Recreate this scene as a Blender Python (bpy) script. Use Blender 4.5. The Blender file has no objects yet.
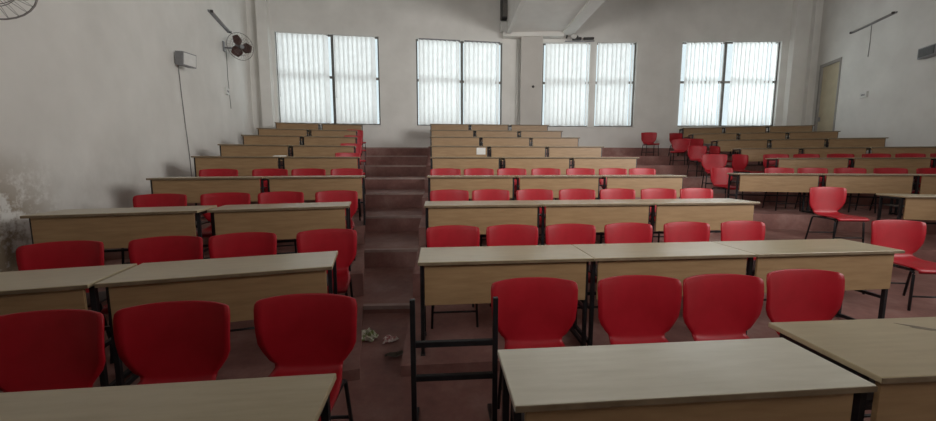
import bpy, bmesh, math, random
from mathutils import Vector, Matrix
random.seed(7)
PI = math.pi
scene = bpy.context.scene
COL = scene.collection

# ------------------------------------------------------------------ camera
EYE = 1.524
cam_d = bpy.data.cameras.new('camera')
cam = bpy.data.objects.new('camera', cam_d); COL.objects.link(cam)
cam_d.sensor_fit = 'HORIZONTAL'; cam_d.sensor_width = 36.0
cam_d.lens = 36.0 * 346.235 / 936
cam_d.shift_y = -10.2 / 936
cam_d.clip_start = 0.05
cam.location = (0, 0, EYE)
cam.rotation_euler = (math.radians(90 - 6), 0, -0.05)
scene.camera = cam

# ------------------------------------------------------------------ world, lights, exposure
w = bpy.data.worlds.new('sky'); scene.world = w; w.use_nodes = True
bg = w.node_tree.nodes['Background']
bg.inputs[0].default_value = (0.86, 0.95, 1.0, 1); bg.inputs[1].default_value = 1.2
scene.view_settings.view_transform = 'Standard'
scene.view_settings.look = 'None'
scene.view_settings.gamma = 1
scene.view_settings.use_curve_mapping = False
scene.view_settings.exposure = -0.18
scene.cycles.use_denoising = True
scene.cycles.max_bounces = 10
scene.cycles.diffuse_bounces = 6
scene.cycles.transmission_bounces = 6
scene.cycles.transparent_max_bounces = 12
scene.cycles.sample_clamp_indirect = 8

def area(name, loc, direction, sx, sy, power, color=(1, 1, 1), spread=PI):
    l = bpy.data.lights.new(name, 'AREA'); l.shape = 'RECTANGLE'
    l.size = sx; l.size_y = sy; l.energy = power; l.color = color; l.spread = spread
    o = bpy.data.objects.new(name, l); COL.objects.link(o)
    o.location = loc
    o.rotation_euler = Vector(direction).to_track_quat('-Z', 'Y').to_euler()
    return o

W0 = Vector((-6.78, 12.5)); W1 = Vector((2.25, 13.3)); W2 = Vector((13.46, 12.5))
LF = Vector((-2.26, -3.0)); RF = Vector((7.88, -3.0))          # front ends of the side walls
DL = (W1 - W0).normalized(); DR = (W2 - W1).normalized()
# windows: segment origin, direction, opening u range, blinds u ranges
WZ0, WZ1 = 2.92, 5.99
WIN = [(W0, DL, 0.84, 4.28, [(0.95, 2.58), (2.79, 4.17)], 112),
       (W0, DL, 5.58, 8.76, [(5.69, 7.17), (7.33, 8.65)], 112),
       (W1, DR, 1.20, 4.66, [(1.30, 2.93), (3.21, 4.55)], 125),
       (W1, DR, 6.31, 9.90, [(6.42, 7.80), (8.10, 9.79)], 190)]
def inward(D): return Vector((D.y, -D.x))                       # towards the room
for i, (P, D, u0, u1, bl, pw) in enumerate(WIN):
    c = P + D * (u0 + u1) / 2 - inward(D) * 0.75
    area('daylight', (c.x, c.y, (WZ0 + WZ1) / 2 + .25), (inward(D).x, inward(D).y, -0.06), u1 - u0 + .5, WZ1 - WZ0 + .6, pw, (0.97, 0.99, 1.0))
# unseen fill lamps added at the front and sides to brighten the room
area('front_fill', (2.9, -2.7, 4.6), (0.0, 1, 0.10), 8.0, 2.6, 60, (1.0, 0.97, 0.93), math.radians(110))
area('right_side_fill', (8.7, 0.9, 3.8), (-1, 0.80, 0.02), 5.0, 2.4, 290, (1.0, 0.975, 0.94), math.radians(90))
area('left_side_fill', (-2.5, -1.2, 4.2), (1, 1.10, 0.06), 3.0, 2.2, 190, (1.0, 0.97, 0.93), math.radians(90))

# ------------------------------------------------------------------ materials
def newmat(name):
    m = bpy.data.materials.new(name); m.use_nodes = True
    nt = m.node_tree; b = nt.nodes['Principled BSDF']
    return m, nt, b
def coords(nt, scale=(1, 1, 1), kind='Object'):
    t = nt.nodes.new('ShaderNodeTexCoord'); mp = nt.nodes.new('ShaderNodeMapping')
    mp.inputs['Scale'].default_value = scale
    nt.links.new(t.outputs[kind], mp.inputs[0]); return mp.outputs[0]
def noise(nt, vec, scale, detail=4, rough=.55):
    n = nt.nodes.new('ShaderNodeTexNoise'); n.inputs['Scale'].default_value = scale
    n.inputs['Detail'].default_value = detail; n.inputs['Roughness'].default_value = rough
    nt.links.new(vec, n.inputs['Vector']); return n.outputs['Fac']
def ramp(nt, fac, stops):
    r = nt.nodes.new('ShaderNodeValToRGB'); e = r.color_ramp.elements
    e[0].position, e[0].color = stops[0][0], (*stops[0][1], 1)
    e[1].position, e[1].color = stops[-1][0], (*stops[-1][1], 1)
    for p, c in stops[1:-1]:
        x = e.new(p); x.color = (*c, 1)
    nt.links.new(fac, r.inputs[0]); return r.outputs[0]
def bump(nt, b, fac, strength, dist=.01):
    n = nt.nodes.new('ShaderNodeBump'); n.inputs['Strength'].default_value = strength
    n.inputs['Distance'].default_value = dist
    nt.links.new(fac, n.inputs['Height']); nt.links.new(n.outputs[0], b.inputs['Normal'])
def noisy(name, c1, c2, scale=6, rough=.5, metal=0, vs=(1, 1, 1), bmp=0, lo=.3, hi=.7, spec=.5, det=4):
    m, nt, b = newmat(name)
    v = coords(nt, vs); f = noise(nt, v, scale, det)
    nt.links.new(ramp(nt, f, [(lo, c1), (hi, c2)]), b.inputs['Base Color'])
    b.inputs['Roughness'].default_value = rough; b.inputs['Metallic'].default_value = metal
    b.inputs['Specular IOR Level'].default_value = spec
    if bmp: bump(nt, b, f, bmp)
    return m

M = {}
M['paint'] = noisy('wall_paint', (.68, .67, .64), (.77, .76, .73), 1.3, .85, bmp=.05)
M['paint_col_shaded'] = noisy('shaded_column_paint', (.50, .48, .45), (.56, .54, .51), 1.3, .8)  # wall paint darkened: shade on the column's front put into the colour
# left wall: the same paint with damp stains that have their own shape
m, nt, b = newmat('stained_paint'); v = coords(nt)
base = ramp(nt, noise(nt, v, 1.2), [(.3, (.69, .675, .64)), (.7, (.78, .765, .73))])
sep = nt.nodes.new('ShaderNodeSeparateXYZ'); nt.links.new(v, sep.inputs[0])
def mrange(val, a, b_, c, d_):
    n = nt.nodes.new('ShaderNodeMapRange'); n.clamp = True
    for i, x in enumerate((a, b_, c, d_)): n.inputs[1 + i].default_value = x
    nt.links.new(val, n.inputs[0]); return n.outputs[0]
def mth(op, a, b_):
    n = nt.nodes.new('ShaderNodeMath'); n.operation = op
    for i, x in enumerate((a, b_)):
        if isinstance(x, (int, float)): n.inputs[i].default_value = x
        else: nt.links.new(x, n.inputs[i])
    return n.outputs[0]
near = mrange(sep.outputs[1], 3.4, 4.1, 1, 0); low = mrange(sep.outputs[2], 1.1, 1.7, 1, 0)
blot = mrange(noise(nt, v, 4.5, 6, .7), .40, .52, 0, .85)
st = mth('MULTIPLY', mth('MULTIPLY', near, low), blot)
low2 = mrange(sep.outputs[2], 1.0, 2.1, 1, 0)
blot2 = mrange(noise(nt, v, 1.1, 5, .6), .42, .68, 0, .5)
st2 = mth('MULTIPLY', low2, blot2)
def mixc(fac, a, c):
    n = nt.nodes.new('ShaderNodeMix'); n.data_type = 'RGBA'
    nt.links.new(fac, n.inputs[0]); nt.links.new(a, n.inputs[6]); n.inputs[7].default_value = (*c, 1)
    return n.outputs[2]
nt.links.new(mixc(st, mixc(st2, base, (.36, .33, .29)), (.20, .135, .065)), b.inputs['Base Color'])
b.inputs['Roughness'].default_value = .85
M['paint_left'] = m

def laminate(name, c1, c2, rough, coat=0):
    m, nt, b = newmat(name)
    v = coords(nt, (1.2, 9, 9)); f = noise(nt, v, 3.0, 6, .6)
    v2 = coords(nt, (1, 1, 1)); f2 = noise(nt, v2, 2.2, 3)
    a = ramp(nt, f, [(.3, c1), (.7, c2)])
    mx = nt.nodes.new('ShaderNodeMix'); mx.data_type = 'RGBA'; mx.blend_type = 'MULTIPLY'
    mx.inputs[0].default_value = .5
    nt.links.new(a, mx.inputs[6]); nt.links.new(ramp(nt, f2, [(.3, (.82, .80, .78)), (.7, (1, 1, 1))]), mx.inputs[7])
    nt.links.new(mx.outputs[2], b.inputs['Base Color'])
    b.inputs['Roughness'].default_value = rough
    b.inputs['Coat Weight'].default_value = coat; b.inputs['Coat Roughness'].default_value = .28
    return m
M['top'] = laminate('desktop_laminate', (.42, .345, .215), (.50, .42, .275), .36, .5)
M['top_window_sheen'] = laminate('window_sheen_laminate', (.68, .65, .54), (.78, .75, .64), .27, 1.0)  # desktop laminate made paler, window sheen on the foreground desk put into colour
M['panel'] = laminate('panel_laminate', (.27, .165, .080), (.35, .225, .115), .45)
M['edge'] = noisy('edge_band', (.13, .09, .05), (.19, .14, .085), 12, .5)
M['red'] = noisy('red_plastic', (.315, .004, .011), (.375, .007, .017), 9, .45, spec=.4)
M['black'] = noisy('black_steel', (.012, .012, .014), (.022, .022, .025), 20, .4, .3)
M['concrete_red'] = None
m, nt, b = newmat('red_oxide_floor'); v = coords(nt)
f1 = noise(nt, v, 1.4, 6, .65); f2 = noise(nt, v, 14, 5, .7)
c = ramp(nt, f1, [(.3, (.20, .088, .076)), (.5, (.29, .140, .120)), (.72, (.42, .26, .23))])
mx = nt.nodes.new('ShaderNodeMix'); mx.data_type = 'RGBA'; mx.blend_type = 'MULTIPLY'; mx.inputs[0].default_value = .6
nt.links.new(c, mx.inputs[6]); nt.links.new(ramp(nt, f2, [(.3, (.72, .72, .72)), (.65, (1, 1, 1))]), mx.inputs[7])
nt.links.new(mx.outputs[2], b.inputs['Base Color']); b.inputs['Roughness'].default_value = .68
bump(nt, b, f2, .12, .004)
M['floor'] = m
M['nosing'] = noisy('lit_nosing', (.34, .24, .21), (.44, .33, .30), 8, .7)  # paler than the floor: light on the tread edges put into the colour
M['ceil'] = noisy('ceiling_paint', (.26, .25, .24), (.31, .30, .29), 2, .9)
M['beam'] = noisy('beam_paint', (.70, .69, .66), (.76, .75, .72), 2, .8)
M['beam_lip'] = noisy('beam_lip_paint', (.66, .65, .62), (.72, .71, .68), 2, .7)
M['white'] = noisy('white_plastic', (.62, .62, .60), (.70, .70, .68), 10, .5)
M['grey'] = noisy('grey_plastic', (.20, .20, .21), (.27, .27, .28), 10, .5)
M['dark'] = noisy('dark_casing', (.035, .033, .032), (.06, .057, .055), 10, .5)
M['brown'] = noisy('brown_fan_blade', (.085, .035, .028), (.13, .055, .042), 8, .45)
M['frame'] = noisy('window_frame_metal', (.13, .125, .115), (.18, .17, .16), 10, .5, .2)
M['wire'] = noisy('fan_guard_wire', (.16, .15, .14), (.22, .20, .19), 10, .4, .6)
M['tube'] = noisy('unlit_tube', (.30, .29, .28), (.38, .37, .36), 10, .3)
M['cable'] = noisy('cable_grey', (.22, .21, .20), (.30, .29, .28), 10, .6)
M['door'] = noisy('cream_door_paint', (.50, .44, .31), (.57, .51, .37), 3, .55)
M['doorframe'] = noisy('door_frame_paint', (.30, .29, .27), (.36, .35, .33), 3, .6)
M['wrapper'] = noisy('green_white_wrapper', (.20, .26, .08), (.70, .70, .60), 28, .5, lo=.42, hi=.55)
M['wrapper2'] = noisy('pink_white_wrapper', (.38, .12, .12), (.68, .60, .56), 30, .5, lo=.42, hi=.55)
M['leaf'] = noisy('dry_leaf', (.13, .11, .085), (.24, .22, .18), 20, .7)
M['paper'] = noisy('white_paper', (.62, .61, .58), (.70, .69, .66), 12, .7)
M['smudge'] = noisy('dark_smudge', (.16, .13, .10), (.25, .21, .16), 25, .5)
m, nt, b = newmat('blind_fabric'); v = coords(nt, (1, 1, 1)); f = noise(nt, v, 5, 3)
nt.nodes.remove(b); out = nt.nodes['Material Output']
df = nt.nodes.new('ShaderNodeBsdfDiffuse'); tr = nt.nodes.new('ShaderNodeBsdfTranslucent'); mxs = nt.nodes.new('ShaderNodeMixShader')
cc = ramp(nt, f, [(.3, (.80, .80, .79)), (.7, (.88, .88, .87))])
nt.links.new(cc, df.inputs[0]); nt.links.new(cc, tr.inputs[0]); mxs.inputs[0].default_value = .55
nt.links.new(df.outputs[0], mxs.inputs[1]); nt.links.new(tr.outputs[0], mxs.inputs[2]); nt.links.new(mxs.outputs[0], out.inputs[0])
M['blind'] = m
m, nt, b = newmat('window_glass'); nt.nodes.remove(b); out = nt.nodes['Material Output']
tp = nt.nodes.new('ShaderNodeBsdfTransparent'); gl = nt.nodes.new('ShaderNodeBsdfGlossy'); fr = nt.nodes.new('ShaderNodeFresnel'); mxs = nt.nodes.new('ShaderNodeMixShader')
gl.inputs['Roughness'].default_value = .03; fr.inputs[0].default_value = 1.35; tp.inputs[0].default_value = (.93, .96, .96, 1)
nt.links.new(fr.outputs[0], mxs.inputs[0]); nt.links.new(tp.outputs[0], mxs.inputs[1]); nt.links.new(gl.outputs[0], mxs.inputs[2]); nt.links.new(mxs.outputs[0], out.inputs[0])
M['glass'] = m

# ------------------------------------------------------------------ mesh helpers
def box(bm, x0, x1, y0, y1, z0, z1, mat=None, bev=0):
    vs = [bm.verts.new((x, y, z)) for z in (z0, z1) for y in (y0, y1) for x in (x0, x1)]
    fs = [bm.faces.new([vs[i] for i in q]) for q in ((0, 2, 3, 1), (4, 5, 7, 6), (0, 1, 5, 4), (2, 6, 7, 3), (0, 4, 6, 2), (1, 3, 7, 5))]
    if bev:
        es = list({e for f in fs for e in f.edges})
        r = bmesh.ops.bevel(bm, geom=es, offset=bev, segments=2, profile=.5, affect='EDGES')
        vs = list({v for f in r['faces'] for v in f.verts} | {v for v in vs if v.is_valid})
    if mat is not None:
        for v in set(vs): v.co = mat @ v.co
    return vs
def tube(bm, pts, r, n=8, caps=True):
    pts = [Vector(p) for p in pts]; rings = []
    for i, p in enumerate(pts):
        t = (pts[min(i + 1, len(pts) - 1)] - pts[max(i - 1, 0)]).normalized()
        a = t.cross(Vector((0, 0, 1)) if abs(t.z) < .95 else Vector((0, 1, 0))).normalized(); c = t.cross(a)
        rings.append([bm.verts.new(p + (a * math.cos(2 * PI * k / n) + c * math.sin(2 * PI * k / n)) * r) for k in range(n)])
    for A, B in zip(rings, rings[1:]):
        for k in range(n): bm.faces.new((A[k], A[(k + 1) % n], B[(k + 1) % n], B[k]))
    if caps: bm.faces.new(rings[0][::-1]); bm.faces.new(rings[-1])
def arc_pts(p, q, r, s, n=4):
    """path p -> q -> s with the corner at q rounded by r"""
    p, q, s = map(Vector, (p, q, s)); a = q + (p - q).normalized() * r; c = q + (s - q).normalized() * r
    return [p] + [(a * (1 - t) ** 2 + q * 2 * t * (1 - t) + c * t * t) for t in [i / n for i in range(n + 1)]] + [s]
def prism(bm, poly, z0, z1):
    lo = [bm.verts.new((x, y, z0)) for x, y in poly]; hi = [bm.verts.new((x, y, z1)) for x, y in poly]
    bm.faces.new(lo[::-1]); bm.faces.new(hi)
    n = len(poly)
    for i in range(n): bm.faces.new((lo[i], lo[(i + 1) % n], hi[(i + 1) % n], hi[i]))
def lathe(bm, prof, n=24, mat=None):
    rings = [[bm.verts.new((r * math.cos(2 * PI * k / n), r * math.sin(2 * PI * k / n), z)) for k in range(n)] for r, z in prof]
    for A, B in zip(rings, rings[1:]):
        for k in range(n): bm.faces.new((A[k], A[(k + 1) % n], B[(k + 1) % n], B[k]))
    bm.faces.new(rings[0][::-1]); bm.faces.new(rings[-1])
    if mat is not None:
        for R in rings:
            for v in R: v.co = mat @ v.co
def obj(name, bm, mat, parent=None, smooth=False):
    bmesh.ops.recalc_face_normals(bm, faces=bm.faces)
    me = bpy.data.meshes.new(name); bm.to_mesh(me); bm.free()
    me.materials.append(M[mat] if isinstance(mat, str) else mat)
    if smooth: me.polygons.foreach_set('use_smooth', [True] * len(me.polygons))
    o = bpy.data.objects.new(name, me); COL.objects.link(o)
    if parent: o.parent = parent
    return o
def struct(name, bm, mat, parent=None):
    o = obj(name, bm, mat, parent)
    if not parent: o['kind'] = 'structure'
    return o
def tag(o, label, cat, group=None):
    o['label'] = label; o['category'] = cat
    if group: o['group'] = group
    return o
def thing(name, label, cat, loc=(0, 0, 0), rz=0, group=None):
    o = bpy.data.objects.new(name, None); COL.objects.link(o)
    o.empty_display_size = .1
    o.location = loc; o.rotation_euler = (0, 0, rz); return tag(o, label, cat, group)
def place(o, loc, rz): o.location = loc; o.rotation_euler = (0, 0, rz)
def dup(root, loc, rz, label, group=None):
    r = root.copy(); COL.objects.link(r); place(r, loc, rz); r['label'] = label
    if group: r['group'] = group
    for ch in list(root.children):
        c = ch.copy(); COL.objects.link(c); c.parent = r
        for g in list(ch.children):
            d_ = g.copy(); COL.objects.link(d_); d_.parent = c
    return r

# ------------------------------------------------------------------ room shell
def seg_matrix(P, D, z=0):
    """local x along the wall, local y out of the room, z up"""
    n = -inward(D)
    return Matrix(((D.x, n.x, 0, P.x), (D.y, n.y, 0, P.y), (0, 0, 1, z), (0, 0, 0, 1)))
CEIL = 8.3
def wall_with_openings(name, P, Q, openings, mat, ext0=0, ext1=0):
    D = (Q - P).normalized(); L = (Q - P).length; T = .24
    bm = bmesh.new(); MM = seg_matrix(P, D)
    us = [(-ext0, None)]; cur = -ext0
    for (a, b_, z0, z1) in sorted(openings):
        box(bm, cur, a, 0, T, -.2, CEIL, MM)
        if z0 > -.2: box(bm, a, b_, 0, T, -.2, z0, MM)
        box(bm, a, b_, 0, T, z1, CEIL, MM); cur = b_
    box(bm, cur, L + ext1, 0, T, -.2, CEIL, MM)
    return struct(name, bm, mat)
wall_with_openings('wall_back_left', W0, W1, [(WIN[0][2], WIN[0][3], WZ0, WZ1), (WIN[1][2], WIN[1][3], WZ0, WZ1)], 'paint', .24, .02)
wall_with_openings('wall_back_right', W1, W2, [(WIN[2][2], WIN[2][3], WZ0, WZ1), (WIN[3][2], WIN[3][3], WZ0, WZ1)], 'paint', 0, .24)
wall_with_openings('wall_left', LF, W0, [], 'paint_left')
DRW = (RF - W2).normalized(); LRW = (RF - W2).length           # right wall runs from the back corner to the front
# the door's u is measured from the back corner
DU0, DU1, DZ0, DZ1 = 6.74 - 6.64, 6.74 - 5.50, 2.092, 5.06
DU0 += .12; DU1 += .02
wall_with_openings('wall_right', W2, RF, [(DU0, DU1, DZ0, DZ1)], 'paint', 0, 0)
wall_with_openings('wall_front', RF, LF, [], 'paint')
bm = bmesh.new(); prism(bm, [(-7.3, -3.3), (8.4, -3.3), (14, 12.8), (2.4, 13.8), (-7.3, 12.9)], CEIL, CEIL + .2); struct('ceiling', bm, 'ceil')
bm = bmesh.new(); prism(bm, [(LF.x, LF.y), (RF.x, RF.y), (W2.x, W2.y), (W1.x, W1.y), (W0.x, W0.y)], -.2, 0); struct('floor', bm, 'floor')

# windows and blinds
names = ['leftmost window, left of its mullion', 'leftmost window, right of its mullion', 'window just left of the square column, left half', 'window just left of the square column, right half',
         'window just right of the square column, left half', 'window just right of the square column, right half', 'rightmost window, left half', 'rightmost window, right half']
nb = 0
for i, (P, D, u0, u1, bl, pw) in enumerate(WIN):
    MM = seg_matrix(P, D)
    bm = bmesh.new(); f = .05
    um = (bl[0][1] + bl[1][0]) / 2
    y0, y1 = .08, .14
    for a, b_ in ((u0, u0 + f), (u1 - f, u1)): box(bm, a, b_, y0, y1, WZ0, WZ1, MM)
    box(bm, um - .045, um + .045, y0, y1, WZ0, WZ1, MM)
    for a, b_ in ((WZ0, WZ0 + f), (WZ1 - f, WZ1), (4.52, 4.60)): box(bm, u0, u1, y0 + .001, y1 - .001, a, b_, MM)
    fr = struct('window_%d' % (i + 1), bm, 'frame')
    if i == 2:
        bm = bmesh.new(); box(bm, bl[0][1] + .02, bl[1][0] - .02, -.0, .078, WZ0, WZ1, MM); obj('mullion_cover', bm, 'paint', fr)
    bm = bmesh.new(); box(bm, u0 + .02, u1 - .02, .105, .111, WZ0 + .02, WZ1 - .02, MM); g = obj('pane', bm, 'glass', fr)
    bm = bmesh.new(); box(bm, u0 - .04, u1 + .04, -.03, .08, WZ0 - .04, WZ0, MM); obj('window_sill', bm, 'beam_lip', fr)
    for (a, b_) in bl:
        c = P + D * a
        t = thing('vertical_blind', 'white vertical slat blind drawn over the ' + names[nb], 'blind', (c.x, c.y, 0), math.atan2(D.y, D.x), 'vertical blinds on the back wall')
        nb += 1
        L = b_ - a; bm = bmesh.new(); box(bm, 0, L, -.085, -.035, WZ1 - .06, WZ1 - .01, bev=.006); obj('headrail', bm, 'white' if i != 1 else 'grey', t)
        bm = bmesh.new(); n = int(L / .15); sp = L / n
        for k in range(n):
            x = sp * (k + .5); an = math.radians(random.uniform(10, 30)); hw = sp * .68
            if k == n - 1 or (i == 0 and k > n - 2): an = math.radians(50)
            zb = WZ0 + .035 + random.uniform(-.012, .012)
            q = [(-1, 0), (0, .006), (1, 0)]
            cols = []
            for s, bow in q:
                cols.append([bm.verts.new((x + s * hw * math.cos(an), -.06 + s * hw * math.sin(an) - bow, z)) for z in (zb, WZ1 - .06)])
            for A, B in zip(cols, cols[1:]): bm.faces.new((A[0], B[0], B[1], A[1]))
        sl = obj('slats', bm, 'blind', t)
        bm = bmesh.new(); tube(bm, [(.02, -.11, WZ1 - .05), (.02, -.11, WZ0 + .9)], .004, 5); obj('pull_cord', bm, 'cable', t)

# square column, corner pilasters, conduit, beam
MR = seg_matrix(W1, DR); ML = seg_matrix(W0, DL)
bm = bmesh.new(); box(bm, .36, 1.14, -.28, -.001, 1.7, 6.12, MR); struct('trim_1', bm, 'paint_col_shaded')
bm = bmesh.new(); box(bm, .38, .72, -.22, -.001, 1.7, CEIL, ML); struct('trim_2', bm, 'paint')
bm = bmesh.new(); box(bm, 10.16, 10.62, -.2, -.001, 1.7, CEIL, MR); struct('trim_3', bm, 'paint')
bm = bmesh.new(); box(bm, 10.86, 11.02, -.14, -.001, 1.7, CEIL, MR); struct('trim_4', bm, 'paint')
bm = bmesh.new(); prism(bm, [(2.07, -2.9), (4.45, -2.9), (4.45, 13.1), (2.26, 13.27), (2.07, 13.25)], 6.28, CEIL); struct('trim_5', bm, 'beam')
bm = bmesh.new(); prism(bm, [(4.05, -2.9), (4.47, -2.9), (4.47, 13.1), (4.05, 13.12)], 6.20, 6.28); struct('trim_6', bm, 'beam_lip')
bm = bmesh.new(); prism(bm, [(2.05, -2.9), (2.20, -2.9), (2.20, 13.25), (2.05, 13.25)], 6.20, 6.28); struct('trim_7', bm, 'beam_lip')
bm = bmesh.new(); box(bm, -.30, 1.9, -.32, -.002, 6.12, 6.275, MR); struct('trim_8', bm, 'beam_lip')

# ------------------------------------------------------------------ tiers
FL = {2: 0, 3: .082, 4: .336, 5: .605, 6: .913, 7: 1.181, 8: 1.48, 9: 1.775, 10: 2.092}
ORG = {'A': ((-2.087, 2.084), .224, 1.4094), 'B': ((-.268, 2.431), .039, 1.3078), 'C': ((5.617, 3.319), -.283, 1.3645)}
def row(b_, k, u=0, v=0):
    """point u along row k of a block, v behind its front edge"""
    (x0, y0), a, p = ORG[b_]; c, s = math.cos(a), math.sin(a); v = v + (k - 3) * p
    return Vector((x0 + u * c - v * s, y0 + u * s + v * c))
def hit(p, d, q0, q1):
    """intersection of ray p + t d with the line q0 q1"""
    e = q1 - q0; den = d.x * e.y - d.y * e.x; t = ((q0.x - p.x) * e.y - (q0.y - p.y) * e.x) / den
    return p + d * t
def dirs(b_):
    a = ORG[b_][1]; return Vector((math.cos(a), math.sin(a))), Vector((-math.sin(a), math.cos(a)))
UAR, UBL, UBR = 1.46, -.10, 4.16
for k in range(3, 11):
    z0, z1 = FL[k - 1], FL[k]
    dx, dy = dirs('A'); a = row('A', k, UAR, -.06); lft = hit(a, -dx, LF, W0); back = hit(a, dy, W0, W1)
    bm = bmesh.new(); prism(bm, [lft, a, back, W0], z0 + .0005, z1); struct('floor', bm, 'floor')
    dxb, dyb = dirs('B'); b0 = row('B', k, UBL, -.06); b1 = row('B', k, UBR, -.06); bb = hit(b0, dyb, W0, W1)
    cl = row('C', k, -1.08 if k == 5 else .18, -.06); dxc, dyc = dirs('C'); rgt = hit(cl, dxc, W2, RF)
    bm = bmesh.new(); prism(bm, [b0, b1, cl, rgt, W2, W1, bb], z0 + .0005, z1); struct('floor', bm, 'floor')
# stairs between the left and the middle block
SY = {3: 3.45, 4: 4.78, 5: 6.10, 6: 7.33, 7: 8.55, 8: 9.70, 9: 10.9, 10: 12.25}
dxa, dya = dirs('A'); dxb, dyb = dirs('B')
def onA(y): p = row('A', 3, UAR); t = (y - p.y) / dya.y; return p + dya * t
def onB(y): p = row('B', 3, UBL); t = (y - p.y) / dyb.y; return p + dyb * t
Ab = hit(row('A', 3, UAR), dya, W0, W1); Bb = hit(row('B', 3, UBL), dyb, W0, W1)
for k in range(3, 11):
    y = SY[k]; a, b_ = onA(y), onB(y + .0)
    bm = bmesh.new(); prism(bm, [a, b_, Bb, Ab], FL[k - 1] + .0005, FL[k] - .0005); struct('floor', bm, 'floor')
    bm = bmesh.new(); prism(bm, [a - dya * .012 + dxa * .004, b_ - dyb * .012 - dxb * .004, b_ + dyb * .05 - dxb * .004, a + dya * .05 + dxa * .004], FL[k] - .035, FL[k] + .003)
    struct('trim_%d' % (6 + k), bm, 'nosing')

# ------------------------------------------------------------------ desks
DH, DD = .74, .45
def make_desk(label, width=1.31, top='top', DD=DD):
    t = thing('classroom_desk', label, 'desk', group='classroom desks'); W = width; yr = DD - .065
    bm = bmesh.new(); box(bm, 0, W, 0, DD, DH - .025, DH, bev=.004); obj('desktop', bm, top, t)
    bm = bmesh.new(); box(bm, .002, W - .002, -.004, -.0002, DH - .0235, DH - .003); o = obj('edge_band', bm, 'edge', t)
    bm = bmesh.new(); box(bm, .045, W - .045, .03, .048, DH - .025 - .31, DH - .026, bev=.002); obj('front_panel', bm, 'panel', t)
    for x in (.025, W - .025):
        bm = bmesh.new(); h = .013
        for y in (.075, yr): box(bm, x - h, x + h, y - h, y + h, .012, DH - .026)
        box(bm, x - h + .001, x + h - .001, .09, yr - .015, .012, .04); box(bm, x - h + .001, x + h - .001, .09, yr - .015, .30, .325); box(bm, x - h + .001, x + h - .001, .09, yr - .015, DH - .055, DH - .027)
        sf = obj('side_frame', bm, 'black', t)
        bm = bmesh.new()
        for y in (.075, yr): box(bm, x - .017, x + .017, y - .017, y + .017, 0, .014)
        obj('foot_cap', bm, 'dark', sf)
    bm = bmesh.new(); box(bm, .04, W - .04, yr - .01, yr + .01, .30, .325); obj('stretcher', bm, 'black', t)
    bm = bmesh.new(); box(bm, .045, W - .045, .09, yr - .025, DH - .17, DH - .158); obj('book_shelf', bm, 'dark', t)
    return t
ORD = {2: 'front', 3: 'second', 4: 'third', 5: 'fourth', 6: 'fifth', 7: 'sixth', 8: 'seventh', 9: 'eighth', 10: 'backmost'}
desks = {}
proto_desk = None
def desk(b_, k, u, label, width=1.31, top='top', xy=None, rz=None, depth=DD):
    global proto_desk
    if width != 1.31 or top != 'top' or proto_desk is None:
        t = make_desk(label, width, top, depth)
        if proto_desk is None and width == 1.31 and top == 'top': proto_desk = t
    else: t = dup(proto_desk, (0, 0, 0), 0, label)
    if xy is None: xy = row(b_, k, u); rz = ORG[b_][1]
    place(t, (xy[0], xy[1], FL[k]), rz); return t
A_EDGE = {3: (-1.35, -.03, 1.29), 4: (-1.36, .01, 1.40), 5: (-1.17, .16, 1.40), 6: (-1.25, .05, 1.38), 7: (-1.37, -.10, 1.30), 8: (-1.38, -.07, 1.30), 9: (-1.43, -.10, 1.31), 10: (-1.31, .04, 1.38)}
for k, (l, g, r) in A_EDGE.items():
    desk('A', k, l if k not in (5, 10) else l + .01, 'beige desk in the %s row left of the stairs, left-wall side' % ORD[k])
    desk('A', k, max(g + .02, l + 1.33), 'beige desk in the %s row left of the stairs, stairs end' % ORD[k])
B_EDGE = {3: (.03, 1.345, 2.66), 4: (.03, 1.35, 2.67), 5: (.03, 1.36, 2.72), 6: (.05, 1.40, 2.73), 7: (.02, 1.34, 2.66), 8: (0, 1.32, 2.64), 9: (-.02, 1.30, 2.65), 10: (-.04, 1.28, 2.64)}
for k, us in B_EDGE.items():
    for u, s in zip(us, ('at the stairs end', 'in the middle', 'at the right-hand end')):
        desk('B', k, u, 'beige desk in the %s row of the centre block, %s' % (ORD[k], s))
C_START = {4: (.38, 1.72, 3.06), 5: (-1.04, .30, 1.64, 2.98), 6: (.29, 1.63, 2.97, 4.3), 7: (.20, 1.54, 2.88), 8: (.22, 1.56, 2.89), 9: (.06, 1.39, 2.73), 10: (.20, 1.54, 2.89)}
CW = ('leftmost of its row', 'second from the left in its row', 'third from the left in its row', 'fourth from the left in its row')
for k, us in C_START.items():
    for u, s in zip(us, CW):
        if k == 4 and u > 2: continue
        if k == 6 and u > 4: continue
        desk('C', k, u, 'beige desk in the %s row at right, %s' % (ORD[k], s))
# front row
desk('A', 2, 0, 'beige desk in the bottom left corner, nearest the camera', xy=(-1.72, .74), rz=.05)
desk('B', 2, 0, 'pale desk with a shiny top and painted-in window sheen in the centre foreground', width=1.31, top='top_window_sheen', xy=(.205, 1.045), rz=.03, depth=.345)
dk = desk('B', 2, 0, 'beige desk with a dark smudge on its top in the bottom right corner', width=1.32, xy=(1.585, 1.125), rz=.02)
bm = bmesh.new(); pts = []
random.seed(3)
for i in range(18):
    a = 2 * PI * i / 18; r = 1 + .45 * math.sin(3 * a + 1) * random.uniform(.5, 1)
    pts.append((.70 + .085 * r * math.cos(a), .33 + .018 * r * math.sin(a) - .05 * (.085 * r * math.cos(a)) / .085))
prism(bm, pts, DH + .0002, DH + .0010); obj('smudge', bm, 'smudge', dk)

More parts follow.
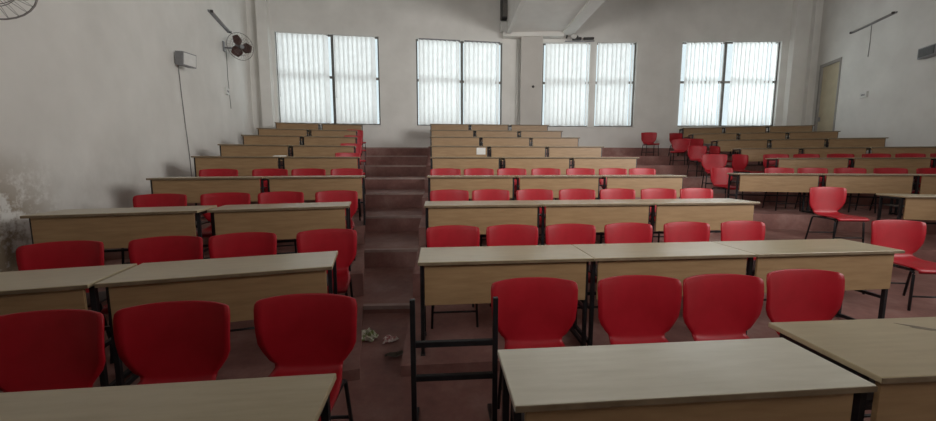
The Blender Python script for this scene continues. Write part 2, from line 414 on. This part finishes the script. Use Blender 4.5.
# ------------------------------------------------------------------ chairs
def shell_bm():
    # profile (y, z, half width, side curl); y<0 towards the sitter's front
    prof = [(-.225, .395, .190, -.0), (-.235, .412, .200, .0), (-.20, .426, .208, .004), (-.10, .424, .212, .010), (0, .420, .208, .014), (.09, .420, .194, .016),
            (.150, .432, .180, .018), (.182, .450, .172, .016), (.192, .478, .176, .012), (.199, .512, .196, .010), (.204, .560, .230, .014), (.211, .605, .249, .022), (.218, .665, .254, .030), (.225, .725, .258, .034),
            (.231, .785, .260, .034), (.236, .812, .257, .034), (.239, .826, .249, .031), (.241, .833, .233, .028)]
    N = 14; bm = bmesh.new(); rows = []
    for y, z, hw, curl in prof:
        r = []
        for i in range(N + 1):
            s = -1 + 2 * i / N; ss = math.copysign(abs(s) ** .92, s)
            back = z > .5
            c = curl * (abs(s) ** 2.4)
            crown = .010 * (1 - s * s) if z > .78 else 0
            if back: p = (ss * hw, y - c * 1.6, z + crown)
            else: p = (ss * hw, y, z + c)
            r.append(bm.verts.new(p))
        rows.append(r)
    for A, B in zip(rows, rows[1:]):
        for i in range(N): bm.faces.new((A[i], A[i + 1], B[i + 1], B[i]))
    bmesh.ops.recalc_face_normals(bm, faces=bm.faces)
    r = bmesh.ops.solidify(bm, geom=list(bm.faces), thickness=.010)
    return bm
def make_chair(label, with_shell=True):
    t = thing('plastic_chair' if with_shell else 'bare_chair_frame', label, 'chair', group='red chairs' if with_shell else None)
    if with_shell:
        o = obj('seat_shell', shell_bm(), 'red', t, True)
    for s in (-1, 1):
        bm = bmesh.new(); tube(bm, arc_pts((s * .20, -.20, .008), (s * .185, -.185, .405), .04, (s * .185, .15, .405))[:-1] + [(s * .185, -.05, .405)], .011); obj('leg', bm, 'black', t, True)
        bm = bmesh.new()
        if with_shell: tube(bm, arc_pts((s * .20, .235, .008), (s * .185, .17, .405), .04, (s * .185, -.05, .405)), .011)
        else: tube(bm, [(s * .215, .235, .008), (s * .215, .20, .405), (s * .215, .245, .80)], .0125)
        obj('leg', bm, 'black', t, True)
    bm = bmesh.new()
    ew = .185 if with_shell else .215
    for y in (-.12, .13): tube(bm, [(-.185, y, .402), (.185, y, .402)], .010)
    for s in (-1, 1): tube(bm, [(s * .14, -.14, .398), (s * .14, .15, .398)], .010)
    bmesh.ops.remove_doubles(bm, verts=bm.verts, dist=.0001)
    obj('seat_frame', bm, 'black', t, True)
    bm = bmesh.new(); tube(bm, [(-.19, -.195, .15), (.19, -.195, .15)], .009); obj('crossbar', bm, 'black', t, True)
    bm = bmesh.new(); tube(bm, [(-.195, .218, .15), (.195, .218, .15)], .009); obj('crossbar', bm, 'black', t, True)
    if not with_shell:
        bm = bmesh.new(); box(bm, -.215, .215, .192, .212, .33, .365); obj('rear_rail', bm, 'black', t)
        bm = bmesh.new(); box(bm, -.215, .215, .200, .222, .525, .555); obj('back_rail', bm, 'black', t)
        bm = bmesh.new(); box(bm, -.185, .185, -.2, -.18, .388, .412); obj('front_rail', bm, 'black', t)
    return t
proto_chair = None
def chair(xy, k, rz, label, dz=0):
    global proto_chair
    if proto_chair is None: proto_chair = t = make_chair(label)
    else: t = dup(proto_chair, (0, 0, 0), 0, label)
    place(t, (xy[0], xy[1], FL[k] + dz), rz); return t
CB = .66      # distance of a tucked chair's centre behind the row's front edge
def seq(n):
    W = ['first', 'second', 'third', 'fourth', 'fifth', 'sixth', 'seventh']
    return W[:n]
CH = {('A', 3): (-.72, -.06, .50, 1.17), ('A', 4): (-.76, -.10, .50, 1.15), ('A', 5): (-.66, .03, .60, 1.19),
      ('B', 3): (.32, .90, 1.49, 2.10, 2.73, 3.36), ('B', 4): (.33, .90, 1.50, 2.09, 2.68, 3.26, 3.86), ('B', 5): (.32, .88, 1.46, 2.06, 2.68, 3.28, 3.84)}
for (b_, k), us in CH.items():
    where = 'left of the stairs' if b_ == 'A' else 'of the centre block'
    for i, u in enumerate(us):
        p = row(b_, k, u, CB + random.uniform(-.01, .03))
        chair(p, k, ORG[b_][1] + random.uniform(-.04, .04), 'red chair tucked behind the %s-row desks %s, %s from the left' % (ORD[k], where, seq(7)[i]))
for i, (u, k) in enumerate([(.05, 5), (.62, 5), (1.22, 5), (1.85, 5), (2.5, 5), (3.2, 5), (.7, 6), (1.3, 6), (1.95, 6), (2.6, 6), (3.2, 6), (3.8, 6)]):
    n = i if k == 5 else i - 6
    chair(row('C', k, u, CB), k, ORG['C'][1] + random.uniform(-.03, .03), 'red chair behind the %s-row desks at right, %s from the left' % (ORD[k], seq(7)[n]))
# chairs standing out at the stairs end of the upper left rows
for k, du in ((6, 0), (7, .0), (8, .0), (9, 0)):
    chair(row('A', k, 1.20 + du, .70), k, ORG['A'][1] + .35, 'red chair jutting out at the stairs end of the %s row, left block' % ORD[k])
# front row chairs
for (x, y, rz), s in zip([(-1.85, 1.42, .10), (-1.335, 1.50, .06), (-.745, 1.57, .0)], ('cut off by the left edge of the picture', 'in the middle of the three on the left', 'nearest the stairs')):
    chair((x, y), 2, rz, 'large red chair in the front row, ' + s)
for (x, y, rz), s in zip([(.49, 1.77, .0), (1.13, 1.78, .0), (1.655, 1.78, .02), (2.25, 1.85, .0)],
                         ('beside the bare black chair frame', 'second from the left behind the pale desk', 'third from the left behind the pale desk', 'rightmost behind the foreground desks')):
    chair((x, y), 2, rz, 'red plastic chair in the front row, ' + s)
t = thing('steel_frame', 'bare black steel frame with two crossbars, standing beside the stairs in front', 'frame'); place(t, (.02, 1.62, 0), .02)
for sx in (-.225, .225):
    bm = bmesh.new(); box(bm, sx - .014, sx + .014, .176, .204, .026, .80, bev=.003); obj('post', bm, 'black', t)
    bm = bmesh.new(); box(bm, sx - .013, sx + .013, -.02, .40, 0, .026, bev=.003); obj('foot', bm, 'black', t)
for z in (.53, .335):
    bm = bmesh.new(); box(bm, -.212, .212, .178, .202, z, z + .032, bev=.003); obj('crossbar', bm, 'black', t)
# loose chairs in and beside the right-hand aisle
chair((4.72, 3.22), 3, -.15, 'red plastic chair standing alone at the right edge of the picture, turned left')
chair((5.62, 4.72), 4, -.12, 'red plastic chair standing askew in the right-hand aisle, seat turned right')
for (b_, k, u, v, rz), s in zip([('C', 5, -.80, .95, .3), ('C', 6, .10, .78, .5), ('C', 7, .10, .75, .7), ('C', 7, -.55, .35, .2), ('C', 8, .05, .75, .3), ('C', 8, -.55, .62, -.5), ('C', 9, -.10, .72, .4), ('C', 9, -1.15, .20, .1), ('C', 6, -.70, .45, -.2)],
        ('left end of the fourth row', 'left end of the fifth row', 'left end of the sixth row', 'aisle below the sixth-row chair', 'left end of the seventh row', 'aisle left of the seventh row', 'left end of the eighth row', 'aisle highest up, against the wall', 'aisle left of the fifth row')):
    chair(row(b_, k, u, v), k, ORG['C'][1] + rz, 'red chair in the right-hand block, ' + s)

# ------------------------------------------------------------------ wall things
def wall_frame(P, D, u, z, depth=0):
    """location and rotation: local x along the wall, local -y into the room"""
    p = P + D * u + inward(D) * depth
    return (p.x, p.y, z), math.atan2(D.y, D.x)
DLW = (W0 - LF).normalized(); LPREF = LF + (W0 - LF) * (6.08 / 15.5); RPREF = Vector((11.18, 6.16)); DRR = DRW
def rw(u): return W2 + DRW * ((W2 - RPREF).length - u)
def wall_fan(label, P, D, u, z, R, turn=0, arm=.22, tilt=.15):
    loc, rz = wall_frame(P, D, u, z)
    t = thing('wall_fan', label, 'fan', loc, rz, 'wall fans')
    bm = bmesh.new(); box(bm, -.06, .06, -.03, 0, -.16, .10, bev=.008); obj('mounting_plate', bm, 'grey', t)
    bm = bmesh.new(); tube(bm, [(0, -.02, -.06), (0, -arm * .6, -.05), (0, -arm, 0)], .022, 10); obj('arm', bm, 'grey', t)
    Rm = Matrix.Translation((0, -arm, 0)) @ Matrix.Rotation(turn, 4, 'Z') @ Matrix.Rotation(PI / 2 + tilt, 4, 'X')   # local z -> out to the room
    bm = bmesh.new(); lathe(bm, [(.03, -.06), (.065, -.05), (.075, 0), (.07, .06), (.03, .08)], 16, Rm); obj('motor_housing', bm, 'grey', t, True)
    bm = bmesh.new()
    for k in range(3):
        a0 = 2 * PI * k / 3
        Q = Rm @ Matrix.Rotation(a0, 4, 'Z'); g = []
        for i in range(6):
            r = .05 + (R * .86 - .05) * i / 5; wd = math.radians(18 + 34 * math.sin(PI * min(1, .25 + i / 6)))
            g.append([bm.verts.new(Q @ Vector((r * math.cos(s * wd), r * math.sin(s * wd), .12 + s * .025))) for s in (-1, -.33, .33, 1)])
        for A, B in zip(g, g[1:]):
            for j in range(3): bm.faces.new((A[j], A[j + 1], B[j + 1], B[j]))
    bmesh.ops.solidify(bm, geom=list(bm.faces), thickness=.004)
    obj('blades', bm, 'brown', t, True)
    bm = bmesh.new()
    def ring(r, z, th):
        tube(bm, [Rm @ Vector((r * math.cos(2 * PI * i / 32), r * math.sin(2 * PI * i / 32), z)) for i in range(33)], th, 6, False)
    ring(R, .12, .007); ring(R * .66, .18, .003); ring(R * .33, .2, .003); ring(R * .66, .05, .003)
    for i in range(28):
        a = 2 * PI * i / 28
        for pr in ([(.05, .2), (R * .5, .195), (R * .8, .17), (R, .12)], [(.06, .04), (R * .6, .045), (R * .9, .08), (R, .12)]):
            tube(bm, [Rm @ Vector((r * math.cos(a), r * math.sin(a), z_)) for r, z_ in pr], .0018, 4, False)
    obj('guard', bm, 'wire', t, True)
    bm = bmesh.new(); lathe(bm, [(.052, .196), (.052, .208), (.02, .212)], 16, Rm); obj('badge', bm, 'grey', t, True)
    return t
wall_fan('dark wall fan cut off by the top left corner of the picture', LPREF, DLW, .04, 3.01, .30, turn=-.95, arm=.22, tilt=.1)
wall_fan('small round wall fan with brown blades high on the left wall', LPREF, DLW, 7.10, 4.66, .34, turn=-.85, arm=.34)
# loudspeaker on the left wall
loc, rz = wall_frame(LPREF, DLW, 4.25, 3.52)
t = thing('wall_speaker', 'small grey box loudspeaker on the left wall above its hanging cable', 'speaker', loc, rz)
TB = Matrix.Rotation(-.5, 4, 'Z') @ Matrix.Rotation(.1, 4, 'X')
bm = bmesh.new(); box(bm, -.14, .14, -.27, -.11, -.125, .125, TB, bev=0); obj('cabinet', bm, 'grey', t)
bm = bmesh.new(); box(bm, -.12, .12, -.282, -.271, -.105, .105, TB); obj('grille', bm, 'white', t)
bm = bmesh.new(); box(bm, -.03, .03, -.12, 0, -.04, .04); obj('bracket', bm, 'dark', t)
def cable(name, label, P, D, pts, r=.008, mat='cable'):
    bm = bmesh.new(); o0 = P + D * pts[0][0] + inward(D) * .012
    w_ = [(P + D * u + inward(D) * (.012)) for u, z in pts]
    tube(bm, [(p.x, p.y, z) for p, (u, z) in zip(w_, pts)], r, 6)
    return tag(obj(name, bm, mat), label, 'cable')
cable('speaker_cable', 'thin grey cable hanging down the left wall from the loudspeaker', LPREF, DLW, [(4.22, 3.50), (4.26, 2.9), (4.32, 2.3), (4.40, 1.7), (4.43, 1.0)], .009)
cable('fan_cable', 'thin cable running down the left wall from the small wall fan', LPREF, DLW, [(7.30, 4.62), (7.26, 3.9), (7.30, 3.5), (7.36, 3.05)], .008)
def switch_box(label, P, D, u, z):
    loc, rz = wall_frame(P, D, u, z); t = thing('switch_box', label, 'switch', loc, rz)
    bm = bmesh.new(); box(bm, -.13, .13, -.05, 0, -.085, .085, bev=.006); obj('cover', bm, 'white', t)
    for x in (-.05, 0, .05):
        bm = bmesh.new(); box(bm, x - .015, x + .015, -.058, -.049, -.025, .025, bev=.003); obj('rocker', bm, 'grey', t)
switch_box('small white switch box on the left wall below the small fan', LPREF, DLW, 7.05, 3.46)
def tube_light(label, P, D, u0, u1, z, dz=0):
    loc, rz = wall_frame(P, D, (u0 + u1) / 2, z); L = abs(u1 - u0)
    t = thing('tube_light', label, 'light', loc, rz, 'unlit wall tube lights')
    bm = bmesh.new(); box(bm, -L / 2, L / 2, -.05, 0, -.022, .022, bev=.004); obj('batten', bm, 'grey', t)
    bm = bmesh.new(); tube(bm, [(-L / 2 + .04, -.085, 0), (L / 2 - .04, -.085, 0)], .014, 10); obj('tube', bm, 'tube', t, True)
    for s in (-1, 1):
        bm = bmesh.new(); box(bm, s * (L / 2 - .03) - .02, s * (L / 2 - .03) + .02, -.105, -.051, -.028, .028, bev=.004); obj('lamp_holder', bm, 'dark', t)
tube_light('long unlit tube light high on the left wall above the small fan', LPREF, DLW, 6.1, 7.56, 5.15)
tube_light('long unlit tube light high on the right wall', rw(3.5), DRW, 0, -1.6, 5.70)
p = rw(4.36); cable('light_cable', 'thin grey cable dropping from the tube light on the right wall', p, DRW, [(0, 5.66), (.02, 5.2), (0, 4.75)], .008)
switch_box('small white switch box on the right wall right of the cream door', rw(4.32), DRW, 0, 3.62)
loc, rz = wall_frame(rw(2.20), DRW, 0, 4.28)
t = thing('wall_speaker', 'grey wall box cut off by the right edge of the picture', 'speaker', loc, rz)
bm = bmesh.new(); box(bm, -.24, .24, -.20, -.03, -.13, .13, bev=.01); obj('cabinet', bm, 'grey', t)
bm = bmesh.new(); box(bm, -.20, .20, -.212, -.201, -.10, .10); obj('grille', bm, 'dark', t)
bm = bmesh.new(); box(bm, -.04, .04, -.04, 0, -.05, .05); obj('bracket', bm, 'dark', t)
# door in the right wall
MD = seg_matrix(W2, DRW)
bm = bmesh.new(); j = .09
box(bm, DU0, DU0 + j, -.03, .2, DZ0, DZ1, MD); box(bm, DU1 - j * .5, DU1, -.03, .2, DZ0, DZ1, MD); box(bm, DU0 + j, DU1 - j * .5, -.03, .2, DZ1 - .10, DZ1, MD)
d1 = struct('door_1', bm, 'doorframe')
bm = bmesh.new(); box(bm, DU0 + j, DU1 - j * .5, .03, .07, DZ0 + .01, DZ1 - .10, MD); obj('door_leaf', bm, 'door', d1)
bm = bmesh.new(); box(bm, DU0 + .16, DU0 + .19, -.02, .03, 3.05, 3.2, MD); obj('door_handle', bm, 'grey', d1)
# boxes and pipe beside the beam
loc, rz = wall_frame(W0, DL, 8.80, 0)
t = thing('hanging_speaker', 'dark upright box hung against the back wall left of the ceiling beam', 'speaker', (loc[0], loc[1], 6.74), rz)
bm = bmesh.new(); box(bm, -.15, .11, -.30, -.04, 0, .95, bev=.01); obj('cabinet', bm, 'dark', t)
bm = bmesh.new(); box(bm, -.12, .08, -.312, -.301, .05, .90); obj('grille', bm, 'frame', t)
bm = bmesh.new(); box(bm, -.05, .03, -.05, 0, .4, .5); obj('bracket', bm, 'grey', t)
bm = bmesh.new(); loc, rz = wall_frame(W0, DL, 8.80, 6.30); box(bm, -.15, .16, -.24, -.002, 0, .33, bev=.008)
o = obj('junction_box', bm, 'white'); place(o, loc, rz); tag(o, 'white box on the back wall under the dark box beside the beam', 'box')
bm = bmesh.new(); pp = W1 + DR * .27 + inward(DR) * .05; tube(bm, [(pp.x, pp.y, 1.78), (pp.x, pp.y, 6.11)], .04, 12)
tag(obj('drain_pipe', bm, 'beam_lip', None, True), 'white vertical pipe on the back wall left of the square column', 'pipe')
# broken lamp bracket above the window right of the column
loc, rz = wall_frame(W1, DR, 2.45, 6.10)
t = thing('lamp_bracket', 'black bracket with a white lamp head above the window right of the column', 'bracket', loc, rz)
bm = bmesh.new(); box(bm, -.20, .12, -.16, -.06, -.05, .03, bev=.01); obj('bar', bm, 'dark', t)
bm = bmesh.new(); box(bm, .20, .58, -.14, -.06, -.04, .03, bev=.01); obj('bar', bm, 'dark', t)
bm = bmesh.new(); tube(bm, [(-.42, -.10, .0), (-.40, -.16, .16), (-.26, -.18, .22), (-.10, -.14, .10), (.0, -.12, .05)], .03, 8); obj('hook', bm, 'dark', t, True)
bm = bmesh.new(); lathe(bm, [(.02, -.05), (.10, -.02), (.11, .03), (.03, .06)], 16, Matrix.Translation((-.18, -.22, .04)) @ Matrix.Rotation(1.2, 4, 'X')); obj('lamp_head', bm, 'white', t, True)
bm = bmesh.new(); box(bm, -.45, .62, -.06, 0, -.09, -.06); obj('rail', bm, 'grey', t)
# small round socket on the column
loc, rz = wall_frame(W1, DR, .82, 4.35, .281); bm = bmesh.new(); lathe(bm, [(.045, 0), (.045, .02), (.03, .03)], 16, Matrix.Rotation(PI / 2, 4, 'X'))
o = obj('wall_socket', bm, 'dark', None, True); place(o, loc, rz); tag(o, 'tiny dark socket on the square column of the back wall', 'socket')

# ------------------------------------------------------------------ litter and papers
def crumple(name, label, xy, z, r, h, mat, seed, cat='litter'):
    rnd = random.Random(seed); bm = bmesh.new()
    bmesh.ops.create_icosphere(bm, subdivisions=3, radius=1)
    for v in bm.verts:
        n = rnd.uniform(.70, 1.15); a = math.atan2(v.co.y, v.co.x); e = 1 + .28 * math.sin(3 * a + seed) + .15 * math.sin(5 * a)
        v.co = Vector((v.co.x * r * n * e, v.co.y * r * .8 * n * e, max(0, (v.co.z * .6 + .45) * h * rnd.uniform(.5, 1.2))))
    o = obj(name, bm, mat); o.location = (xy[0], xy[1], z); return tag(o, label, cat)
crumple('food_wrapper', 'crumpled green and white wrapper on the floor beside the front red chair', (-.745, 2.93), .001, .095, .07, 'wrapper', 3)
crumple('paper_scrap', 'crumpled pink and white paper scrap on the floor at the foot of the stairs', (-.535, 2.88), .001, .06, .04, 'wrapper2', 8)
bm = bmesh.new(); rnd = random.Random(5); prev = None
ringp = []
for i in range(9):
    x = -.09 + .18 * i / 8; wv = .035 * math.sin(PI * (i + .3) / 8.6) + .004
    ringp.append([bm.verts.new((x, s * wv, .004 + .012 * abs(s) + .006 * math.sin(i * 1.3))) for s in (-1, 0, 1)])
for A, B in zip(ringp, ringp[1:]):
    for j_ in range(2): bm.faces.new((A[j_], A[j_ + 1], B[j_ + 1], B[j_]))
bmesh.ops.solidify(bm, geom=list(bm.faces), thickness=.002)
o = obj('dry_leaf', bm, 'leaf'); place(o, (-.44, 2.64, .004), .2); tag(o, 'dry grey leaf on the floor left of the bare chair frame', 'leaf')
p = row('A', 6, .02, .2)
bm = bmesh.new(); box(bm, -.10, .10, -.07, .07, 0, .012); box(bm, -.08, .11, -.05, .08, .0125, .02)
o = obj('paper_stack', bm, 'paper'); place(o, (p.x, p.y + .0, FL[6] + DH + .001), .3); tag(o, 'few white papers on a fifth-row desk left of the stairs', 'papers')
p = row('B', 7, 1.05, .018)
bm = bmesh.new(); box(bm, -.10, .10, 0, .004, 0, .15)
o = obj('paper_notice', bm, 'paper'); p = row('B', 7, 1.15, .0245); place(o, (p.x, p.y, FL[7] + DH - .19), ORG['B'][1]); tag(o, 'small white notice stuck on a sixth-row desk panel of the centre block', 'notice')
